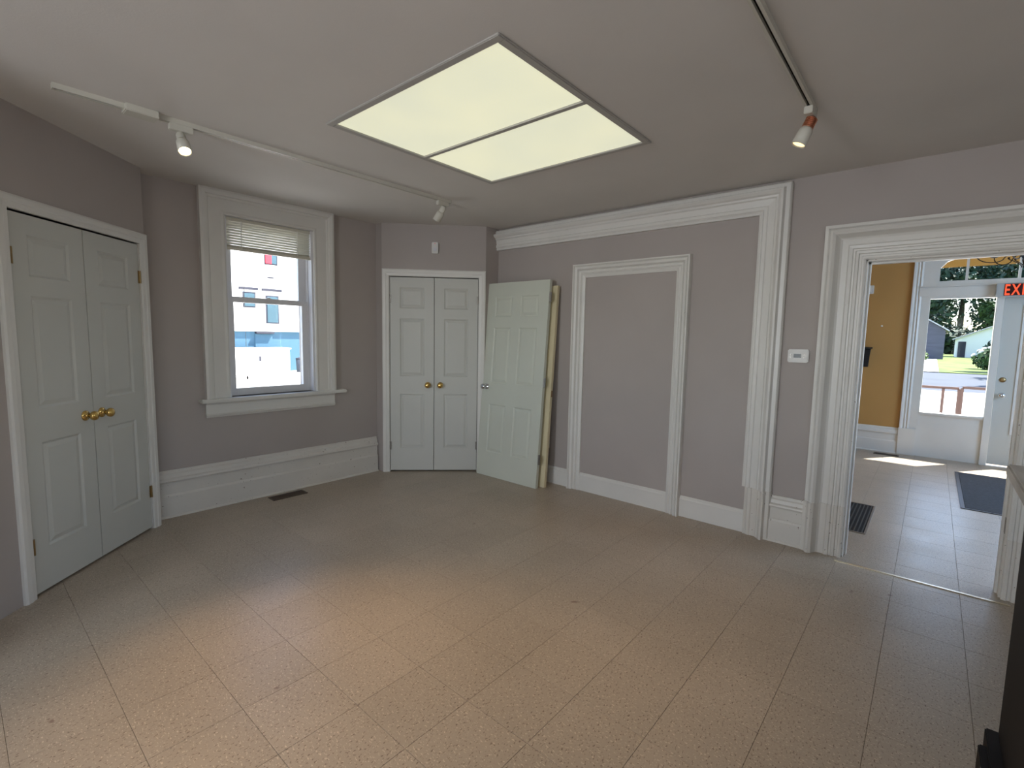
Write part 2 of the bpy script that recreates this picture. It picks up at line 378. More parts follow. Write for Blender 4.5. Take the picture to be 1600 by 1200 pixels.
def hinge(root, x, z, m, y=-.003, h=.085):
    o = boxo('hinge', (x-.012, x+.012, y, y+.004, z-h/2, z+h/2), m, root)
    bm = bmesh.new(); lathe(bm, [(.0055, z-h/2), (.0055, z+h/2)], Matrix.Translation((x, y-.003, 0)), 10); new('hinge_pin', bm, m, o)
def leaf3(name, parent_loc, rz, x0, w, knob_side, label, hinge_m):
    root = empty(name, parent_loc, rz); ps = [(.10*w/.455, w-.10*w/.455, a, b) for a, b in ((.235, .815), (1.0, 1.60), (1.70, 1.915))]
    panel_door(root, w, 2.017, .034, ps, MDOOR, x0, .014, .004)
    kx = x0+(w-.062 if knob_side > 0 else .062)
    latheo('knob', KNOB, MBR, root, (kx, .004, .925), (0, -1, 0))
    hx = x0 if knob_side > 0 else x0+w
    for z in (.28, 1.81): hinge(root, hx, z, hinge_m)
    return struct(root, label, 'door')
def closet(nA, nB, O, rz, a0, a1, la, lb, hm, trimname, lt):
    mid = (a0+a1)/2; G = .004
    leaf3(nA, O, rz, a0+.006, mid-a0-.006-.003, 1, la, hm); leaf3(nB, O, rz, mid+.003, a1-mid-.009, -1, lb, hm)
    t = empty(trimname, O, rz); prof = [(.002, .0), (.002, .010), (.006, .013), (.03, .016), (.036, .02), (.062, .02), (.072, .014), (.072, 0)]
    casing(t, a0, a1, 0, 2.04, prof, MT); 
    boxes('door_jamb', [(a0-.015, a0+.002, 0, .09, 0, 2.045), (a1-.002, a1+.015, 0, .09, 0, 2.045), (a0-.015, a1+.015, .0, .09, 2.04, 2.055)], MT, t)
    struct(t, lt, 'trim')
closet('door_1', 'door_2', OA, R(135), A0, A1, 'white three-panel closet leaf with brass knob, beside the frame edge wall', 'white three-panel closet leaf with brass knob, hinged next to the window wall', MHB, 'trim_2', 'white casing around the closet next to the window wall baseboard')
closet('door_3', 'door_4', OB, R(45), B0, B1, 'white three-panel corner closet leaf on the window side', 'white three-panel corner closet leaf next to the leaning doors', MHG, 'trim_3', 'white casing around the corner closet under the small sensor')
bpy.data.objects['door_1']['label'] = 'white three-panel closet leaf with brass knob, the one farther from the window'
bpy.data.objects['door_2']['label'] = 'white three-panel closet leaf with brass knob, the one closer to the window'

# ------------------------------------------------------------------ window in the left wall
w0, w1, z0, z1 = HOLE_W
win = struct(empty('window_1', (-4.42, .90, 0), R(90)), 'white double-hung sash window with raised cream blind', 'window')
PW = [(0, 0), (0, .022), (.012, .028), (.03, .022), (.118, .022), (.124, .03), (.138, .034), (.142, .05), (.168, .056), (.187, .05), (.187, 0)]
casing(win, w0, w1, z0-.02, z1-.015, PW, MT)
st = boxo('sill', (w0-.235, w1+.29, -.075, .14, z0-.03, z0), MT, win, .008)
moulding('apron', (w0-.187, 0, z0-.155), (w1+.187, 0, z0-.155), (0, 0, 1), [(0, 0), (0, .018), (.02, .03), (.03, .018), (.105, .018), (.125, .04), (.125, 0)], MT, win)
boxes('jamb_liner', [(w0, w0+.016, 0, .22, z0, z1), (w1-.016, w1, 0, .22, z0, z1), (w0, w1, 0, .22, z1-.016, z1)], MWIN, win)
boxes('parting_stop', [(w0+.016, w0+.026, .066, .074, z0, z1), (w1-.026, w1-.016, .066, .074, z0, z1), (w0+.016, w0+.03, .118, .15, z0, z1), (w1-.03, w1-.016, .118, .15, z0, z1)], MWIN, win)
def sash(name, y0, y1, a, b, zlo, zhi, sw, bot, top):
    s = boxes(name, [(a, a+sw, y0, y1, zlo, zhi), (b-sw, b, y0, y1, zlo, zhi), (a+sw, b-sw, y0, y1, zlo, zlo+bot), (a+sw, b-sw, y0, y1, zhi-top, zhi)], MWIN, win)
    boxo('pane', (a+sw-.005, b-sw+.005, (y0+y1)/2-.002, (y0+y1)/2+.002, zlo+bot-.005, zhi-top+.005), MGL, s); return s
ls = sash('lower_sash', .074, .112, w0+.016, w1-.016, z0, 1.735, .062, .062, .042)
us = sash('upper_sash', .118, .150, w0+.03, w1-.03, 1.70, z1-.016, .055, .042, .05)
bm = bmesh.new(); lathe(bm, [(0, 0), (.022, 0), (.022, .008), (.012, .016), (0, .018)], Matrix.Translation(((w0+w1)/2, .09, 1.735)), 16); new('sash_lock', bm, MWIN, ls)
# blind
bl = tag(empty('mini_blind', (-4.42, .90, 0), R(90)), 'cream mini blind pulled up at the top of the sash window', 'blind')
b0, b1 = w0+.02, w1-.02; zt = z1-.018
boxo('headrail', (b0, b1, .008, .036, zt-.026, zt), MBL, bl, .002)
ns = 10; PT = .0215
for i in range(ns):
    z = zt-.034-i*PT; bm = bmesh.new(); n = 5
    vs = [[bm.verts.new((x, .009+.026*k/(n-1), z+.0075-.0155*k/(n-1)+.0045*math.sin(math.pi*k/(n-1)))) for k in range(n)] for x in (b0, b1)]
    for k in range(n-1): bm.faces.new((vs[0][k], vs[1][k], vs[1][k+1], vs[0][k+1]))
    o = new('slat', bm, MBL, bl); md = o.modifiers.new('thickness', 'SOLIDIFY'); md.thickness = .0012
zb = zt-.034-(ns-1)*PT-.010
boxo('bottom_rail', (b0, b1, .007, .036, zb-.022, zb), MBL, bl, .003)
for x in (b0+.11, b1-.12):
    bm = bmesh.new(); tube(bm, [(x, .006, zt-.02), (x, .006, zb-.002)], .002, 6); new('ladder_cord', bm, MPL, bl)
cd_ = bmesh.new(); tube(cd_, [(b0+.115, .004, zt-.02), (b0+.118, .004, 1.6), (b0+.122, .004, 1.07)], .0018, 6); oc = new('pull_cord', cd_, MPL, bl)
latheo('tassel', [(0, 0), (.006, .003), (.008, .02), (.003, .03), (0, .031)], MBLK, oc, (b0+.122, .004, 1.04))

# ------------------------------------------------------------------ baseboards
def base_old(name, x0, x1, h, loc, rz, label, m, thick=.03):
    k = h/.365; t = empty(name, loc, rz)
    moulding('plinth_board', (x0, 0, 0), (x1, 0, 0), (0, 0, 1), [(0, 0), (0, thick+.006), (.165*k, thick+.006), (.18*k, thick), (.18*k, 0)], m, t)
    moulding('upper_board', (x0, 0, .18*k), (x1, 0, .18*k), (0, 0, 1), [(0, 0), (0, thick-.006), (.095*k, thick-.006), (.095*k, 0)], m, t)
    moulding('cap_moulding', (x0, 0, .275*k), (x1, 0, .275*k), (0, 0, 1), [(0, 0), (0, thick+.008), (.012*k, thick+.014), (.024*k, thick+.010), (.034*k, thick-.004), (.06*k, thick-.008), (.07*k, thick-.018), (.09*k, thick-.02), (.09*k, 0)], m, t)
    moulding('shoe_strip', (x0, -thick-.006, 0), (x1, -thick-.006, 0), (0, 0, 1), [(0, 0), (0, .012), (.008, .011), (.014, .004), (.015, 0)], m, t)
    return struct(t, label, 'baseboard')
base_old('baseboard_left', .05, 2.045, .365, (-4.42, .90, 0), R(90), 'tall stepped white baseboard under the sash window', MTB)
base_old('baseboard_back', -.83, -.60, .335, (0, YT, 0), 0, 'short tall white baseboard between moulded pilaster and doorway casing', MTB, .035)
def base_new(name, x0, x1, y, label):
    t = empty(name, (0, y, 0), 0)
    moulding('board', (x0, 0, 0), (x1, 0, 0), (0, 0, 1), [(0, 0), (0, .016), (.135, .016), (.135, 0)], MT, t)
    moulding('cap', (x0, 0, .135), (x1, 0, .135), (0, 0, 1), [(0, 0), (0, .016), (.008, .017), (.02, .010), (.03, .009), (.036, .004), (.036, 0)], MT, t)
    return struct(t, label, 'baseboard')
base_new('baseboard_back_left', -3.57, -2.585, YT, 'low white baseboard behind the leaning doors')
base_new('baseboard_back_middle', -2.47, -1.60, YT, 'low white baseboard inside the inner moulded frame')
base_new('baseboard_back_right', -1.50, -.985, YT, 'low white baseboard between inner moulded frame and pilaster')

# ------------------------------------------------------------------ mouldings on the back wall
PB = [(0, 0), (0, .026), (.012, .03), (.022, .026), (.03, .036), (.05, .036), (.056, .03), (.098, .034), (.106, .045), (.118, .047), (.126, .062), (.140, .074), (.152, .072), (.158, .055), (.162, .046), (.186, .044), (.194, .032), (.194, 0)]
def scale_prof(p, k, kv=1): return [(u*k, v*kv) for u, v in p]
bt = struct(empty('trim_4', (0, YT, 0)), 'huge white moulded door surround rising to the ceiling', 'trim')
PBh = scale_prof(PB, 1.03, 1.12)
XI, ZI, XO = -1.018, 2.345, -3.572
moulding('side_moulding', (XI, 0, .36), (XI, 0, ZI), (1, 0, 0), PBh, MT, bt, 0, 1)
moulding('head_moulding', (XO, 0, ZI), (XI, 0, ZI), (0, 0, 1), PBh, MT, bt, 0, 1)
moulding('plinth_block', (XI+.022, 0, 0), (XI+.022, 0, .36), (1, 0, 0), [(u*.93, v*1.16+.002 if v else 0) for u, v in PB], MTB, bt)
it = struct(empty('trim_5', (0, YT, 0)), 'smaller white moulded frame around a blocked-up door', 'trim')
PI_ = [(0, 0), (0, .012), (.012, .016), (.022, .02), (.034, .014), (.042, .024), (.058, .026), (.064, .018), (.074, .034), (.092, .038), (.098, .03), (.106, .042), (.116, .042), (.119, .03), (.119, 0)]
casing(it, -2.47, -1.612, 0, 2.0, scale_prof(PI_, 1, 1.35), MT, ('side_moulding', 'head_moulding', 'side_moulding'))
dt = struct(empty('trim_6', (0, YT, 0)), 'wide fluted white casing around the doorway to the hall', 'trim')
PD = [(-.004, -.01), (-.004, .02), (.006, .026), (.016, .026), (.02, .016), (.032, .016), (.036, .028), (.05, .03), (.056, .02), (.066, .02), (.070, .03), (.088, .032), (.096, .024), (.128, .022), (.140, .03), (.150, .048), (.162, .074), (.178, .085), (.192, .080), (.199, .062), (.208, .054), (.226, .052), (.230, .03), (.230, 0)]
PDv = [(u, v+.0) for u, v in PD]
moulding('side_moulding', (DX0, 0, .35), (DX0, 0, DZ), (-1, 0, 0), PDv, MT, dt, 0, 1)
moulding('head_moulding', (DX0, 0, DZ), (DX1, 0, DZ), (0, 0, 1), PDv, MT, dt, 1, 1)
moulding('side_moulding', (DX1, 0, .35), (DX1, 0, DZ), (1, 0, 0), PDv, MT, dt, 0, 1)
for sx, dx in ((-1, DX0), (1, DX1)):
    moulding('plinth_block', (dx, 0, 0), (dx, 0, .352), (sx, 0, 0), [(u*1.02, v*1.04+.004 if v > 0 else v) for u, v in PD], MTB, dt)
boxes('door_jamb', [(DX0-.004, DX0+.014, .0, .12, 0, DZ), (DX1-.014, DX1+.004, .0, .12, 0, DZ), (DX0, DX1, .0, .12, DZ-.014, DZ+.004)], MTB, dt)
boxes('door_stop', [(DX0+.014, DX0+.026, .06, .10, 0, DZ-.014), (DX1-.026, DX1-.014, .06, .10, 0, DZ-.014), (DX0+.014, DX1-.014, .06, .10, DZ-.026, DZ-.014)], MT, dt)
for z in (.42, 1.62): boxo('hinge_plate', (DX1-.0165, DX1-.0135, .012, .045, z-.045, z+.045), MHG, dt)
# hall side casing
boxes('hall_casing', [(DX0-.10, DX0+.004, .115, .14, 0, DZ+.10), (DX1-.004, DX1+.10, .115, .14, 0, DZ+.10), (DX0-.10, DX1+.10, .115, .14, DZ-.004, DZ+.10)], MT, dt)

# ------------------------------------------------------------------ leaning doors
def lean(name, x, yb, yt, h, w, roll, label):
    r = empty(name, (x, yb, 0.001)); a = math.asin((yt-yb)/h)
    r.rotation_euler = Euler((-a, roll, 0), 'XYZ'); return tag(r, label, 'door', 'loose doors leaning on the back wall'), a
r, a = lean('loose_door', -3.578, 3.615, 3.765, 1.995, .79, 0, 'greenish-white six-panel loose door with chrome knob leaning in front')
w = .795; P6 = []
for a0_, a1_ in ((.115, .345), (.45, .68)):
    for c, d in ((.25, .75), (.97, 1.54), (1.65, 1.855)): P6.append((a0_, a1_, c, d))
panel_door(r, w, 1.995, .035, P6, MDOOR2)
latheo('knob', KNOB, MCH, r, (.062, 0, .925), (0, -1, 0))
boxo('latch_plate', (.085, .092, -.001, .002, .90, .955), MHB, r)
for z in (.28, 1.02, 1.83):
    h_ = boxo('hinge', (w-.001, w+.003, .004, .034, z-.045, z+.045), MHG, r)
    bm = bmesh.new(); lathe(bm, [(.006, z-.045), (.006, z+.045)], Matrix.Translation((w+.006, .002, 0)), 10); new('hinge_pin', bm, MHG, h_)
    boxo('hinge_leaf', (w+.004, w+.03, .0, .003, z-.045, z+.045), MHG, h_)
r2, a = lean('loose_door', -3.525, 3.695, 3.83, 1.94, .79, 0, 'cream loose door leaning behind the six-panel one, mostly hidden')
w2 = .785
boxo('leaf', (0, w2, 0, .035, 0, 1.94), MDOOR3, r2, .002)
boxo('strike_plate', (w2-.001, w2+.002, .008, .028, .88, .94), MHB, r2)
ol = tag(empty('wall_outlet', (-2.872, YT, .40)), 'white wall outlet beside the leaning doors', 'outlet')
boxo('cover_plate', (-.035, .035, -.006, 0, -.058, .058), MPL, ol, .002)
for dz in (-.022, .022): boxo('socket', (-.016, .016, -.008, -.004, dz-.013, dz+.013), MPL, ol, .002)

# ------------------------------------------------------------------ small wall things
th = tag(empty('thermostat', (-.712, YT, 1.352)), 'white digital thermostat between pilaster and doorway casing', 'thermostat')
boxo('body', (-.064, .064, -.028, 0, -.046, .046), MPL, th, .006)
boxo('display', (-.026, .020, -.030, -.026, -.012, .014), MLCD, th)
for x, z in ((-.044, .008), (-.044, -.010), (.038, .008), (.038, -.010)): boxo('button', (x-.006, x+.006, -.0305, -.027, z-.005, z+.005), MHG, th, .001)
se = tag(empty('alarm_sensor', (OB.x+.539*.70711, OB.y+.539*.70711, 2.33), R(45)), 'small white alarm sensor above the corner closet', 'sensor')
boxo('case', (-.033, .033, -.03, 0, -.056, .056), MPL, se, .006)
boxo('lens', (-.018, .018, -.034, -.028, -.035, .005), MWIN, se, .003)
boxo('led', (-.003, .003, -.0325, -.029, .038, .044), emis('red_led', (.8, .05, .03), .6), se)

def register(name, x0, x1, y0, y1, n, along, label, m, frame_m):
    r = tag(empty(name, ((x0+x1)/2, (y0+y1)/2, .0)), label, 'floor vent'); hx, hy = (x1-x0)/2, (y1-y0)/2; f = .014
    boxes('frame', [(-hx, hx, -hy, -hy+f, 0, .005), (-hx, hx, hy-f, hy, 0, .005), (-hx, -hx+f, -hy+f, hy-f, 0, .005), (hx-f, hx, -hy+f, hy-f, 0, .005)], frame_m, r)
    boxo('well', (-hx+f, hx-f, -hy+f, hy-f, .0, .0012), MVOID, r)
    for i in range(n):
        if along == 'y': c = -hx+f+(2*hx-2*f)*(i+.5)/n; boxo('slat', (c-.004, c+.004, -hy+f, hy-f, .001, .0045), m, r)
        else: c = -hy+f+(2*hy-2*f)*(i+.5)/n; boxo('slat', (-hx+f, hx-f, c-.004, c+.004, .001, .0045), m, r)
    return r
register('floor_register', -4.318, -4.200, 1.775, 2.080, 6, 'y', 'small brown metal floor register below the sash window', MREG, MREG)
register('floor_register', -.83, -.283, 4.49, 5.34, 20, 'y', 'large dark floor return grille just inside the hall', paint('dark_grille_metal', (.03, .035, .04), .4, .1), MHG)
register('floor_register', -.50, -.235, 7.93, 8.04, 4, 'x', 'small brown floor register below the tan hall wall', MREG, MREG)

# ------------------------------------------------------------------ ceiling light
cl = tag(empty('ceiling_light', ((LX0+LX1)/2, (LY0+LY1)/2, ZC)), 'large square recessed fluorescent ceiling light with two lit diffusers', 'ceiling light')
hx, hy = (LX1-LX0)/2, (LY1-LY0)/2
MFR = paint('grey_fixture_enamel', (.42, .40, .37), .45, .02)
boxes('frame', [(-hx-.032, hx+.032, -hy-.032, -hy+.006, -.012, 0), (-hx-.032, hx+.032, hy-.006, hy+.032, -.012, 0), (-hx-.032, -hx+.006, -hy+.006, hy-.006, -.012, 0), (hx-.006, hx+.032, -hy+.006, hy-.006, -.012, 0)], MFR, cl, .003)
ym = 2.05-(LY0+LY1)/2
boxo('divider', (-hx, hx, ym-.013, ym+.013, -.012, .02), MFR, cl)
boxes('housing', [(-hx-.01, hx+.01, -hy-.01, -hy, .0, .11), (-hx-.01, hx+.01, hy, hy+.01, .0, .11), (-hx-.01, -hx, -hy, hy, 0, .11), (hx, hx+.01, -hy, hy, 0, .11), (-hx, hx, -hy, hy, .10, .11)], MFR, cl)
m, nt, b = mat('prismatic_diffuser_lit')
tc = nt.nodes.new('ShaderNodeTexCoord'); nz = nt.nodes.new('ShaderNodeTexNoise'); nz.inputs['Scale'].default_value = 2.2; nz.inputs['Detail'].default_value = 2
nt.links.new(tc.outputs['Object'], nz.inputs['Vector'])
rp = nt.nodes.new('ShaderNodeValToRGB'); rp.color_ramp.elements[0].color = (.73, .735, .56, 1); rp.color_ramp.elements[1].color = (.83, .81, .57, 1)
rp.color_ramp.elements[0].position = .3; rp.color_ramp.elements[1].position = .7
nt.links.new(nz.outputs['Fac'], rp.inputs[0])
vo = nt.nodes.new('ShaderNodeTexVoronoi'); vo.inputs['Scale'].default_value = 75; vo.inputs['Randomness'].default_value = 0; nt.links.new(tc.outputs['Object'], vo.inputs['Vector'])
r3 = nt.nodes.new('ShaderNodeMapRange'); r3.inputs['From Max'].default_value = .6; r3.inputs['To Min'].default_value = 1.06; r3.inputs['To Max'].default_value = .94
nt.links.new(vo.outputs['Distance'], r3.inputs[0])
nt.links.new(rp.outputs[0], b.inputs['Emission Color']); nt.links.new(r3.outputs[0], b.inputs['Emission Strength'])
b.inputs['Base Color'].default_value = (.2, .2, .18, 1); b.inputs['Roughness'].default_value = .3
MDIF = m
for ya, yb_ in ((-hy, ym-.013), (ym+.013, hy)): boxo('diffuser', (-hx, hx, ya, yb_, -.002, .003), MDIF, cl)

# ------------------------------------------------------------------ track lights
def track(name, x, y0, y1, conn, label):
    r = tag(empty(name, (x, 0, ZC)), label, 'light track')
    boxes('rail', [(-.017, -.006, y0, y1, -.024, 0), (.006, .017, y0, y1, -.024, 0), (-.006, .006, y0, y1, -.008, 0)], MTRK, r)
    boxo('slot', (-.006, .006, y0+.002, y1-.002, -.0095, -.007), MVOID, r)
    for y in (y0, y1): boxo('end_cap', (-.018, .018, y-.004, y+.004, -.025, 0), MTRK, r)
    if conn: boxo('feed_box', (-.045, .045, conn[0], conn[1], -.036, 0), MTRK, r, .004)
track('light_track', -3.155, .40, 2.83, (.66, .80), 'long cream ceiling light track parallel to the window wall')
track('light_track', -.528, -.6, 2.80, None, 'cream ceiling light track running towards the hall doorway wall')
def spot_head(loc, aim, lit, ribs, label, power=0, size=.7, ln=.115):
    r = tag(empty('track_spotlight', (loc[0], loc[1], ZC-.024)), label, 'spotlight', 'track spotlights on the ceiling')
    boxo('adapter', (-.018, .018, -.055, .055, -.034, 0), MTRK, r, .003)
    d = Vector(aim).normalized(); piv = Vector((0, 0, -.062))
    latheo('swivel_stem', [(.011, 0), (.011, .03)], MTRK, r, (0, 0, -.064), (0, 0, 1), 14)
    body = MTRK
    st_ = piv-d*.012
    prof = [(0, -.018), (.018, -.016), (.0225, -.004), (.0225, .030), (.0225, .034)]
    latheo('lamp_holder', prof, MCOP if ribs else body, r, st_, d, 22)
    if ribs:
        for k in range(6): 
            ang = 2*math.pi*k/6; bm = bmesh.new(); M = axis(st_, d)
            lathe(bm, [(.0245, -.010+k*.008), (.0265, -.008+k*.008), (.0245, -.006+k*.008)], M, 22); new('rib', bm, MCOP, r, True)
    sh = latheo('shade', [(.024, .034), (.031, .05), (.033, ln), (.0295, ln), (.027, .052), (.0, .05)], body, r, st_, d, 26)
    if lit: latheo('bulb_face', [(0, ln-.012), (.022, ln-.011), (.0285, ln-.006), (.0285, ln-.013)], emis('lit_bulb_glass', (1, .74, .36), 14.0 if power > 50 else 2.2), sh, st_, d, 24)
    else: latheo('bulb_face', [(0, ln-.035), (.02, ln-.033), (.027, ln-.03), (.027, ln-.037)], MLCD, sh, st_, d, 24)
    if power:
        l = bpy.data.lights.new('bulb_light', 'SPOT'); l.energy = power; l.color = (1, .60, .27); l.spot_size = size; l.spot_blend = .9; l.shadow_soft_size = .03
        o = bpy.data.objects.new('bulb_light', l); C.objects.link(o); o.parent = r; o.location = st_+d*(ln+.004); o.rotation_euler = d.to_track_quat('-Z', 'Y').to_euler()
    return r
spot_head((-3.155, .905), (1.35, -.05, -2.0), True, False, 'lit cream spotlight near the fed end of the window-side track', 120, R(66))
spot_head((-3.155, 2.755), (-.75, -.15, -1.0), False, False, 'unlit cream spotlight at the track end before the corner closet')
spot_head((-.528, 2.74), (-.40, -.16, -1.0), True, True, 'spotlight with copper ribs at the end of the doorway-side track', 35, R(85))

# ------------------------------------------------------------------ reception counter at the right edge
ct = tag(empty('reception_counter', (.265, 2.24, 0)), 'dark brown reception counter with worn grey top in front of the doorway', 'counter')
boxo('body', (0, .60, -2.3, 0, 0, 1.03), MDARK, ct, .004)
boxo('base_board', (-.032, .62, -2.3, .010, 0, .150), MDARK, ct, .004)
boxo('base_cap', (-.052, .62, -2.3, -.075, 0, .135), MDARK, ct, .004)
boxo('countertop', (-.055, .66, -2.35, .0, 1.03, 1.068), MLEDGE, ct, .005)

# ------------------------------------------------------------------ hall: front entrance
en = struct(empty('trim_7', (0, FY, 0)), 'white surround of the front entrance with arched transom', 'trim')
PF = [(0, 0), (0, .02), (.02, .03), (.035, .02), (.05, .03), (.065, .02), (.085, .04), (.10, .04), (.10, 0)]
moulding('side_moulding', (-.168, 0, .35), (-.168, 0, 2.72), (-1, 0, 0), PF, MT, en)
boxo('plinth_block', (-.275, -.095, -.05, .0, 0, .35), MT, en, .004)
boxo('transom_bar', (-.20, 1.70, -.03, .10, 2.05, 2.165), MT, en, .004)
boxo('transom_ledge', (-.20, 1.70, -.05, .10, 2.165, 2.180), MT, en, .003)
boxo('transom_rail', (-.20, 1.70, -.02, .10, 2.18, 2.236), MT, en)
boxes('sidelight_stile', [(-.17, -.08, -.02, .10, 0, 2.05), (.52, .585, -.04, .10, 0, 2.05)], MT, en, .003)
boxo('sidelight_head', (-.08, .52, -.01, .09, 2.02, 2.05), MT, en)
boxo('sidelight_panel', (-.08, .52, -.005, .08, 0, .55), MT, en)
boxo('sidelight_sill', (-.08, .52, -.03, .09, .55, .58), MT, en, .003)
# arched spandrel above the transom rail
bm = bmesh.new(); ax0, ax1 = -.012, 1.392
def arch(x): u = (x-(ax0+ax1)/2)/((ax1-ax0)/2); return 2.40+.155*math.sqrt(max(0, 1-abs(u)**3))
N = 24
for i in range(N):
    xa = ax0+(ax1-ax0)*i/N; xb = ax0+(ax1-ax0)*(i+1)/N
    q = [bm.verts.new(p) for p in ((xa, .0, arch(xa)), (xb, .0, arch(xb)), (xb, .0, 2.75), (xa, .0, 2.75))]; q2 = [bm.verts.new(v.co+Vector((0, .09, 0))) for v in q]
    for f in ((q[0], q[1], q[2], q[3]), (q2[3], q2[2], q2[1], q2[0]), (q[0], q2[0], q2[1], q[1]), (q[3], q[2], q2[2], q2[3])): bm.faces.new(f)
box(bm, -.17, ax0, .0, .09, 2.236, 2.75); box(bm, ax1, 1.70, .0, .09, 2.236, 2.75)
for v in bm.verts: v.co.y -= .02
new('arched_spandrel', bm, MT, en)
boxes('transom_muntin', [(x-.012, x+.012, .0, .04, 2.236, 2.56) for x in (.237, .69, 1.14)], MT, en)
boxo('transom_pane', (-.02, 1.40, .045, .049, 2.236, 2.56), MGL, en)
boxo('sidelight_pane', (-.085, .525, .04, .044, .57, 2.03), MGL, en)
d5 = struct(empty('door_5', (0, FY, 0)), 'white glazed entrance door with deadbolt and round knob under the exit sign', 'door')
boxes('leaf', [(.59, .775, .0, .044, .02, 2.035), (1.35, 1.52, 0, .044, .02, 2.035), (.775, 1.35, 0, .044, .02, .42), (.775, 1.35, 0, .044, 1.90, 2.035)], MDOOR, d5)
boxes('glazing_frame', [(.755, .79, -.014, .0, .40, 1.92), (1.335, 1.37, -.014, 0, .40, 1.92), (.79, 1.335, -.014, 0, .40, .435), (.79, 1.335, -.014, 0, 1.885, 1.92)], MPL, d5)
boxo('pane', (.77, 1.355, .02, .024, .41, 1.91), MGL, d5)
latheo('knob', KNOB, MCH, d5, (.652, 0, .86), (0, -1, 0))
latheo('deadbolt', [(0, 0), (.03, 0), (.03, .008), (.024, .014), (0, .016)], MHB, d5, (.648, 0, 1.045), (0, -1, 0))
boxes('frame', [(1.52, 1.60, -.02, .10, 0, 2.05)], MT, d5)
base_old('baseboard_hall', HX0, -.275, .34, (0, FY, 0), 0, 'tall white baseboard along the tan hall wall', MT, .03)
bx_ = tag(empty('wall_box', (-.70, FY, 2.165)), 'small white box high on the tan hall wall', 'wall box')
boxo('case', (-.05, .03, -.03, 0, -.055, .055), MPL, bx_, .004); boxo('cover', (-.04, .02, -.034, -.028, -.045, .045), MPL, bx_, .003)
mb = tag(empty('mailbox', (-.71, FY, 1.13)), 'black wall mailbox on the tan hall wall', 'mailbox')
bm = bmesh.new()
vs = [bm.verts.new(p) for p in ((-.17, 0, 0), (.05, 0, 0), (.05, -.06, 0), (-.17, -.06, 0), (-.17, 0, .25), (.065, 0, .25), (.07, -.10, .23), (-.17, -.10, .23))]
for f in ((0, 1, 2, 3), (4, 5, 6, 7), (0, 1, 5, 4), (1, 2, 6, 5), (2, 3, 7, 6), (3, 0, 4, 7)): bm.faces.new([vs[i] for i in f])
new('body', bm, MBLK, mb); boxo('lid', (-.175, .085, -.115, 0, .245, .268), MBLK, mb, .006)
tag(latheo('wall_anchor', [(0, 0), (.012, 0), (.012, .004), (0, .006)], MPL, None, (-.55, FY, 1.68), (0, -1, 0), 12), 'small white plastic anchor in the tan hall wall', 'wall anchor')
# exit sign
ex = tag(empty('exit_sign', (.50, FY-.06, 2.015)), 'grey exit sign with red lit letters over the entrance door', 'exit sign')
MEXG = paint('grey_sign_case', (.42, .43, .42), .4, .02)
boxo('case', (0, .56, -.06, .02, 0, .16), MEXG, ex, .004)
boxo('face', (.065, .51, -.063, -.058, .013, .148), paint('dark_red_sign_face', (.045, .004, .003), .3, .05), ex)
fc = bpy.data.curves.new('exit_text', 'FONT'); fc.body = 'EXIT'; fc.size = .175; fc.extrude = .001; fc.space_character = 1.25; fc.offset = .003
to = bpy.data.objects.new('exit_text', fc); C.objects.link(to); bpy.context.view_layer.update()
tm = bpy.data.meshes.new_from_object(to.evaluated_get(bpy.context.evaluated_depsgraph_get())); bpy.data.objects.remove(to)
tm.materials.append(emis('red_letters', (1, .10, .03), .95))
lt = bpy.data.objects.new('letters', tm); C.objects.link(lt); lt.parent = ex; lt.rotation_euler = (R(90), 0, 0); lt.location = (.066, -.0645, .020); lt.scale = (.56, 1, 1)
# chandelier
CHX, CHY, CHZ = .545, 6.0, 2.17
ch = tag(empty('chandelier', (CHX, CHY, CHZ)), 'black wrought iron chandelier with scroll arms in the hall', 'chandelier')
latheo('hub', [(0, -.06), (.012, -.055), (.03, -.035), (.038, 0), (.036, .05), (.02, .07), (.014, .10), (0, .11)], MIRON, ch, (0, 0, 0), (0, 0, 1), 18)
bm = bmesh.new(); tube(bm, [(0, 0, .1), (0, 0, HZ-CHZ)], .007, 8); new('stem', bm, MIRON, ch)
latheo('canopy', [(0, HZ-CHZ-.04), (.05, HZ-CHZ-.03), (.065, HZ-CHZ), (0, HZ-CHZ)], MIRON, ch)
for k in range(6):
    an = R(60*k+186); ca, sa = math.cos(an), math.sin(an)
    P = lambda r_, z_: (r_*ca, r_*sa, z_)
    pts = []
    for i in range(25):
        u = i/24
        if u < .4: v = u/.4; pts.append(P(.03+.12*v, .04+.03*math.sin(v*math.pi)-.01*v))
        else: v = (u-.4)/.6; pts.append(P(.15-.105*0+.09*(1-math.cos(v*math.pi)), .03-.055*math.sin(v*math.pi)+.04*v))
    bm = bmesh.new(); tube(bm, pts, .0045, 6); a_ = new('arm', bm, MIRON, ch, True)
    pts = [P(.02+.09*(1-math.cos(t_*3.6))*.5+.015, -.06+.085*math.sin(t_*1.5)) for t_ in [i/14 for i in range(15)]]
    bm = bmesh.new(); tube(bm, pts, .0035, 6); new('scroll', bm, MIRON, a_, True)
    e = pts[-1]; latheo('scroll_ball', [(0, -.009), (.007, -.006), (.009, 0), (.007, .006), (0, .009)], MIRON, a_, e, (0, 0, 1), 10)
    e = P(.33, .07); latheo('drip_cup', [(0, -.004), (.02, 0), (.034, .014), (.03, .016), (0, .004)], MIRON, a_, e); latheo('candle', [(.011, 0), (.011, .09), (0, .092)], MPL, a_, e)
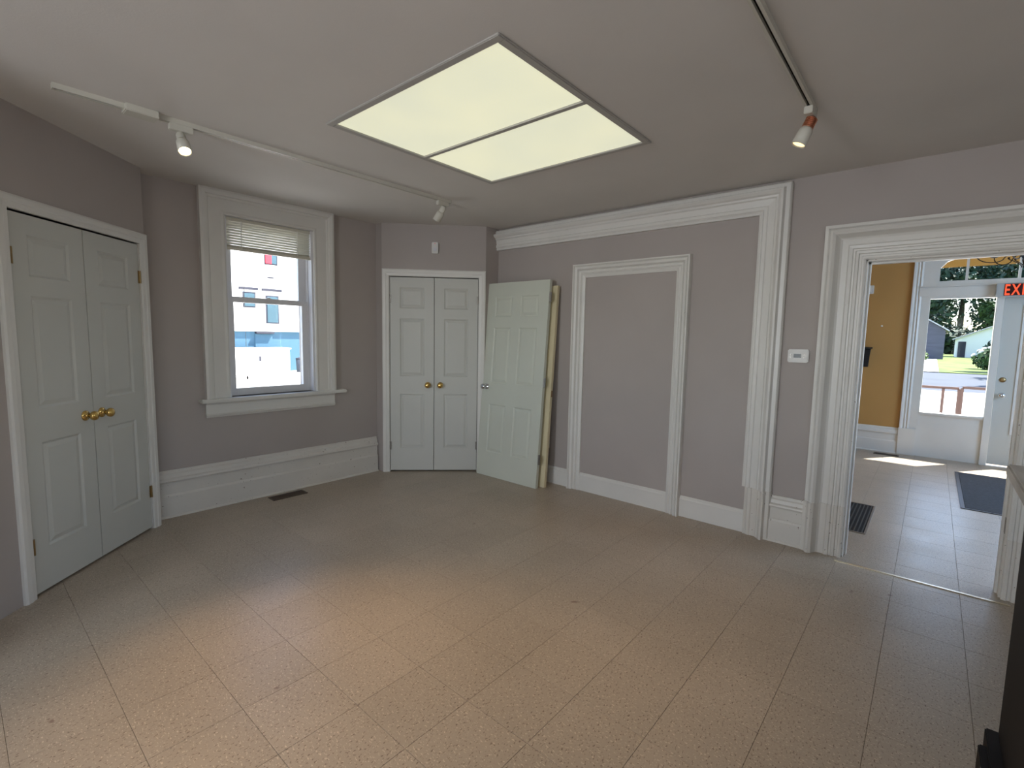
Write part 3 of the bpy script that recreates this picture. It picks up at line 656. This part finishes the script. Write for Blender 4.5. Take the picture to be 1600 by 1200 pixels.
# mat
mt = tag(empty('floor_mat', (.29, 5.83, 0)), 'dark charcoal entrance mat on the hall floor', 'mat')
boxo('pile', (.03, .92, .03, 1.62, .001, .009), MMAT, mt, .003)
boxes('border', [(0, .95, 0, .03, .0005, .006), (0, .95, 1.62, 1.65, .0005, .006), (0, .03, .03, 1.62, .0005, .006), (.92, .95, .03, 1.62, .0005, .006)], MBLK, mt)

# ------------------------------------------------------------------ unseen windows added around the fill lights
UNSEEN = [(REARW[0], (0, -2.6, 0), 180, 'plain white window added for fill light behind the viewer, on the closet side'), (REARW[1], (0, -2.6, 0), 180, 'plain white window added for fill light behind the viewer, on the counter side'),
          ((-.2, 2.0, .8, 2.4), (2.40, 0, 0), -90, 'wide white window added for fill light behind the reception counter'), ((-7.1, -4.9, .8, 2.6), (HX1, 0, 0), -90, 'wide white window added for fill light in the side wall of the hall')]
for i, ((a, b_, c, d), wloc, wrz, wlab) in enumerate(UNSEEN):
    if wrz == 180: a, b_ = -b_, -a
    wr = struct(empty('window_%d' % (i+2), wloc, R(wrz)), wlab, 'window')
    boxes('frame', [(a, a+.06, .04, .10, c, d), (b_-.06, b_, .04, .10, c, d), (a+.06, b_-.06, .04, .10, c, c+.06), (a+.06, b_-.06, .04, .10, d-.06, d), (a+.06, b_-.06, .04, .10, (c+d)/2-.02, (c+d)/2+.02)], MWIN, wr)
    boxo('pane', (a+.05, b_-.05, .068, .072, c+.05, d-.05), MGL, wr)
    boxes('casing', [(a-.10, a, -.02, 0, c-.1, d+.1), (b_, b_+.10, -.02, 0, c-.1, d+.1), (a, b_, -.02, 0, d, d+.1), (a, b_, -.04, 0, c-.1, c)], MT, wr)

# ------------------------------------------------------------------ outdoors
GZ = -.30
MCON = paint('pale_concrete', (.52, .50, .46), .9, .08, 20, .3, .6)
MASP = paint('asphalt', (.045, .055, .075), .9, .12, 30, .3, .5)
MGR = paint('lawn_grass', (.085, .125, .022), .95, .3, 8, .6, .7)
MWHB = paint('white_render', (.82, .82, .80), .8, .02, 10, .1, .3)
MBLUEB = paint('shaded_blue_render', (.06, .135, .20), .8, .03, 10, .1, .3)  # bluish shade on the building's lower band, put into the colour
MLIN = paint('dark_lintel', (.035, .035, .05), .7, .1)
MPANE = paint('far_window_glass', (.05, .10, .13), .15, .1)
struct(boxo('ground', (-60, 60, FY+.14, 24.6, GZ-.2, GZ), MCON), 'pale concrete forecourt outside the front entrance', 'ground')
struct(boxo('ground_side', (-60, -4.72, -30, FY+.14, GZ-.2, GZ), MCON), 'pale paved yard outside the sash window', 'ground')
struct(boxo('road', (-60, 60, 24.6, 40.8, GZ-.22, GZ-.02), MASP), 'grey asphalt road across from the front entrance', 'road')
struct(boxo('lawn', (-60, 80, 40.8, 190, GZ-.2, GZ+.02), MGR), 'sunlit green lawn beyond the road', 'lawn')
struct(boxo('driveway', (-6, .35, 40.8, 75.5, GZ-.1, GZ+.04), MCON), 'pale driveway beside the lawn beyond the road', 'driveway')
struct(boxo('roof_eave', (-5.0, 2.6, -3, FY+.16, HZ+.1, HZ+.25), MHC), 'flat roof over the building', 'roof')
# white building across the yard
BX = -22
wb_ = tag(empty('white_building', (BX, 9, GZ)), 'white rendered building across the yard seen through the sash window', 'building')
def bb(name, y0, y1, za, zb2, m, parent, dx=.0, th=.12): return boxo(name, (-th, dx, y0-9, y1-9, za-GZ, zb2-GZ), m, parent)
boxo('upper_wall', (-8, 0, -9, 14, 1.455-GZ, 9), MWHB, wb_)
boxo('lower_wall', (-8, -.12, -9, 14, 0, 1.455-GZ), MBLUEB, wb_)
for y0_, y1_, za, zb2 in ((8.28, 8.78, 2.45, 3.09), (9.20, 9.75, 1.80, 3.0), (9.20, 9.74, 4.32, 4.80), (12.0, 12.6, 1.8, 3.0), (6.2, 6.8, 1.8, 3.0)):
    f = bb('window', y0_, y1_, za, zb2, MLIN, wb_, .03)
    boxo('pane', (.03, .045, y0_+.05-9, y1_-.05-9, za+.05-GZ, zb2-.05-GZ), MPANE, f)
boxo('red_poster', (.05, .06, 9.22-9, 9.48-9, 4.36-GZ, 4.78-GZ), paint('red_print', (.65, .04, .06), .6, .05), wb_)
for y0_, y1_, za, zb2 in ((8.13, 8.88, 3.19, 3.29), (9.05, 9.88, 3.19, 3.29), (8.76, 9.5, 1.36, 1.44), (9.3, 9.55, 3.75, 3.80)): bb('lintel', y0_, y1_, za, zb2, MLIN, wb_, .08)
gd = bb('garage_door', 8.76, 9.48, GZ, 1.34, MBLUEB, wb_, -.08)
ut = tag(empty('white_container', (-20.6, 8.55, GZ)), 'long white storage container in front of the white building', 'container')
boxo('body', (-.9, .0, -1.4, 1.0, .0, 1.02), MWHB, ut, .02); boxo('lid', (-.95, .05, -1.45, 1.05, 1.02, 1.09), MWHB, ut, .02)
boxo('latch', (.0, .02, -.25, -.18, .55, .75), MLIN, ut)
for y, bl2, bs in ((10.25, 'taller grey trash bin right beside the white storage container', 1.15), (10.68, 'shorter trash bin beyond the taller one by the white building', .8)):
    bi = tag(empty('trash_bin', (-21.2, y, GZ)), bl2, 'bin', 'bins by the white building'); bi.scale = (1, 1, bs)
    bm = bmesh.new(); lathe(bm, [(0, 0), (.13, 0), (.16, .5), (.15, .5), (0, .49)], None, 14); new('body', bm, MASP, bi, True); latheo('lid', [(.17, .5), (.17, .53), (0, .57)], MLIN, bi, seg=14)
# awning over the entrance
MAW = paint('cream_awning_fabric', (.40, .31, .15), .8, .04)
nt = MAW.node_tree; b = nt.nodes['Principled BSDF']; ou = nt.nodes['Material Output']
trn = nt.nodes.new('ShaderNodeBsdfTranslucent'); trn.inputs[0].default_value = (.30, .23, .11, 1); mx = nt.nodes.new('ShaderNodeMixShader'); mx.inputs[0].default_value = .6
nt.links.new(b.outputs[0], mx.inputs[1]); nt.links.new(trn.outputs[0], mx.inputs[2]); nt.links.new(mx.outputs[0], ou.inputs['Surface'])
aw = tag(empty('awning', (.6, FY+.14, 2.60)), 'cream fabric awning seen through the arched transom', 'awning')
bm = bmesh.new(); box(bm, -1.9, 1.9, 0, .006, 0, .78)
Mr = Matrix.Translation((0, .46, .0)) @ Matrix.Rotation(R(33), 4, 'X')
for v in bm.verts: v.co = Mr @ v.co
new('canopy', bm, MAW, aw)
boxo('valance', (-1.9, 1.9, .455, .461, -.13, .0), MAW, aw)
for x in (-1.9, -.95, 0, .95, 1.9):
    bm = bmesh.new(); tube(bm, [(x, .44, 0), (x, .06, .585)], .011, 8); new('rib', bm, MHG, aw)
# railing
MRL = paint('weathered_rail_paint', (.13, .085, .075), .7, .1)
for k, (xa, xb, zt_) in enumerate(((-1.5, .372, .745), (.41, 2.4, .765))):
    rl = tag(empty('porch_railing', (xa, 11.0, GZ)), 'low brownish porch railing section, %s' % ('the one with the slightly lower rail' if k == 0 else 'the one with the slightly higher rail'), 'railing', 'porch railings outside the entrance')
    boxo('top_rail', (0, xb-xa, -.02, .02, zt_-GZ-.04, zt_-GZ), MRL, rl)
    boxo('bottom_rail', (0, xb-xa, -.015, .015, .10, .13), MRL, rl)
    for x in ((0, .9, 1.675, xb-xa) if k == 0 else (0, .95, xb-xa)): boxo('post', (x-.02, x+.02, -.02, .02, 0, zt_-GZ-.03), MRL, rl)
# shed and garage
MSH = paint('grey_blue_siding', (.09, .09, .12), .8, .1, 10, .2, .5, (1, 1, 8)); MRF = paint('grey_roof', (.45, .45, .47), .8, .1)
def house(name, x0, x1, y0, y1, h, rh, wm, label, doors):
    r = tag(empty(name, ((x0+x1)/2, y0, GZ)), label, 'building'); cx = (x0+x1)/2
    boxo('walls', (x0-cx, x1-cx, 0, y1-y0, 0, h), wm, r)
    bm = bmesh.new(); e = .35
    for s in (-1, 1):
        q = [bm.verts.new(p) for p in ((s*(x1-x0)/2+s*e, -e, h-.15), (0, -e, h+rh), (0, y1-y0+e, h+rh), (s*(x1-x0)/2+s*e, y1-y0+e, h-.15))]
        q2 = [bm.verts.new(v.co+Vector((0, 0, .15))) for v in q]
        bm.faces.new(q); bm.faces.new(q2)
        for i in range(4): bm.faces.new((q[i], q[(i+1) % 4], q2[(i+1) % 4], q2[i]))
    new('roof', bm, MRF, r)
    bm = bmesh.new(); q = [bm.verts.new(p) for p in (((x0-x1)/2, .02, h), ((x1-x0)/2, .02, h), (0, .02, h+rh))]; bm.faces.new(q); new('gable', bm, wm, r)
    for a, b2, c in doors: boxo('door', (a-cx, b2-cx, -.05, 0, 0, c), MLIN, r)
house('grey_shed', -3.6, .88, 76, 86, 3.4, 1.6, MSH, 'blue-grey gabled shed beyond the driveway', [])
house('white_garage', 2.35, 9.5, 92, 100, 2.6, 1.7, MWHB, 'white garage with dark door behind the lawn', [(2.5, 3.3, 2.2)])
# trees and shrubs
def leaf_mat(name, c):
    m = paint(name, c, .7, .35, 5, .2, .35); return m
LM = [leaf_mat('deep_green_leaves', (.016, .042, .022)), leaf_mat('mid_green_leaves', (.035, .075, .02)), leaf_mat('bright_green_leaves', (.08, .13, .03))]
MTR = paint('bark', (.03, .022, .016), .9, .2)
def foliage(parent, blobs, n, size, m, name='foliage', rnd=None):
    rnd = rnd or random; vs = []; fs = []
    for _ in range(n):
        c, rad = rnd.choice(blobs); d = Vector((rnd.gauss(0, 1), rnd.gauss(0, 1), rnd.gauss(0, 1))).normalized()
        p = Vector(c)+Vector((d.x*rad[0], d.y*rad[1], d.z*rad[2]))*(rnd.random()**.35)
        nrm = (d+Vector((rnd.gauss(0, .6), rnd.gauss(0, .6), rnd.gauss(0, .6)+.3))).normalized(); t = nrm.orthogonal().normalized(); t.rotate(Matrix.Rotation(rnd.random()*6.3, 3, nrm)); bb_ = nrm.cross(t); s = size*(.6+.8*rnd.random())
        i = len(vs); vs += [p-t*s, p+bb_*s*.55-t*s*.1, p+t*s, p-bb_*s*.55-t*s*.1+nrm*s*.15]; fs.append((i, i+1, i+2, i+3))
    me = bpy.data.meshes.new(name); me.from_pydata(vs, [], fs); me.materials.append(m); o = bpy.data.objects.new(name, me); C.objects.link(o); o.parent = parent; return o
def tree(x, y, h, rad, m, label, n=3200, seed=1, size=.42):
    rnd = random.Random(seed); r = tag(empty('broadleaf_tree', (x, y, GZ)), label, 'tree', 'trees beyond the lawn')
    bm = bmesh.new(); lathe(bm, [(rad*.09, 0), (rad*.06, h*.35), (rad*.025, h*.8)], None, 10); new('trunk', bm, MTR, r, True)
    bl_ = [((0, 0, h*.50), (rad, rad, h*.44))]
    for _ in range(9):
        a = rnd.random()*6.28; q = rad*(.35+.5*rnd.random()); bl_.append(((q*math.cos(a), q*math.sin(a), h*(.26+.55*rnd.random())), (rad*.42, rad*.42, h*.16)))
    foliage(r, bl_, n, size, m, rnd=rnd)
TREES = [(4.5, 166, 30, 9, 0, 'very tall dark tree farthest back behind the white garage'), (-3, 108, 17, 6.5, 0, 'dark tree behind the blue-grey shed'), (16, 134, 24, 7, 0, 'tall dark tree behind the white garage'), (17, 106, 20, 6, 0, 'dark tree standing to the side of the white garage'),
         (7.5, 108, 9, 2.2, 1, 'small lighter tree just behind the white garage roof'), (14.5, 80, 13, 4, 2, 'bright yellow-green tree in front of the garage side'), (-3.5, 138, 20, 7, 0, 'dark tree deep behind the shed and garage gap'), (-22, 128, 22, 8, 1, 'mid green tree far beyond the driveway'), (40, 128, 22, 8, 1, 'mid green tree at the far edge of the lawn')]
for i, (x, y, h, rad, k, lb) in enumerate(TREES): tree(x, y, h, rad, LM[k], lb, 8000, 20+i, .42)
# street trees beside the road: they throw the shade on the asphalt
for i, (x, y, w_) in enumerate(((6.2, 32.5, 'nearest the porch'), (6.4, 39.5, 'in the middle of the row'), (6.6, 46.5, 'at the lawn end of the row'))): tree(x, y, 10, 2.5, LM[i % 2], 'street tree beside the road, the one ' + w_, 3200, 41+i, .34)
def shrub(x, y, r_, m, label, white=0, seed=3):
    rnd = random.Random(seed); s = tag(empty('shrub', (x, y, GZ)), label, 'shrub'); bl_ = [((0, 0, r_*.7), (r_, r_, r_*.75))]
    foliage(s, bl_, 900, r_*.13, m, rnd=rnd)
    bm = bmesh.new(); lathe(bm, [(.05, 0), (.03, r_*.7)], None, 8); new('stem', bm, MTR, s, True)
    for _ in range(white):
        a = rnd.random()*6.28; z = rnd.random(); q = r_*math.sqrt(1-z*z)*.98; c = (q*math.cos(a), q*math.sin(a), r_*.7+z*r_*.75)
        latheo('flower_head', [(0, -.08*r_), (.10*r_, -.04*r_), (.13*r_, .02*r_), (.09*r_, .08*r_), (0, .1*r_)], MWHB, s, c, (c[0], c[1], c[2]), 8)
shrub(3.25, 49, 1.1, LM[1], 'hydrangea shrub with white flower heads on the lawn', 26)
shrub(5.6, 66, 1.9, LM[0], 'dark rounded shrub beside the white garage', 0, 5)
shrub(2.35, 121, 3.6, LM[0], 'large dark shrub in the gap between shed and garage', 0, 9)
shrub(-1.2, 58, .9, LM[2], 'pale green shrub by the shed and driveway', 8, 6)
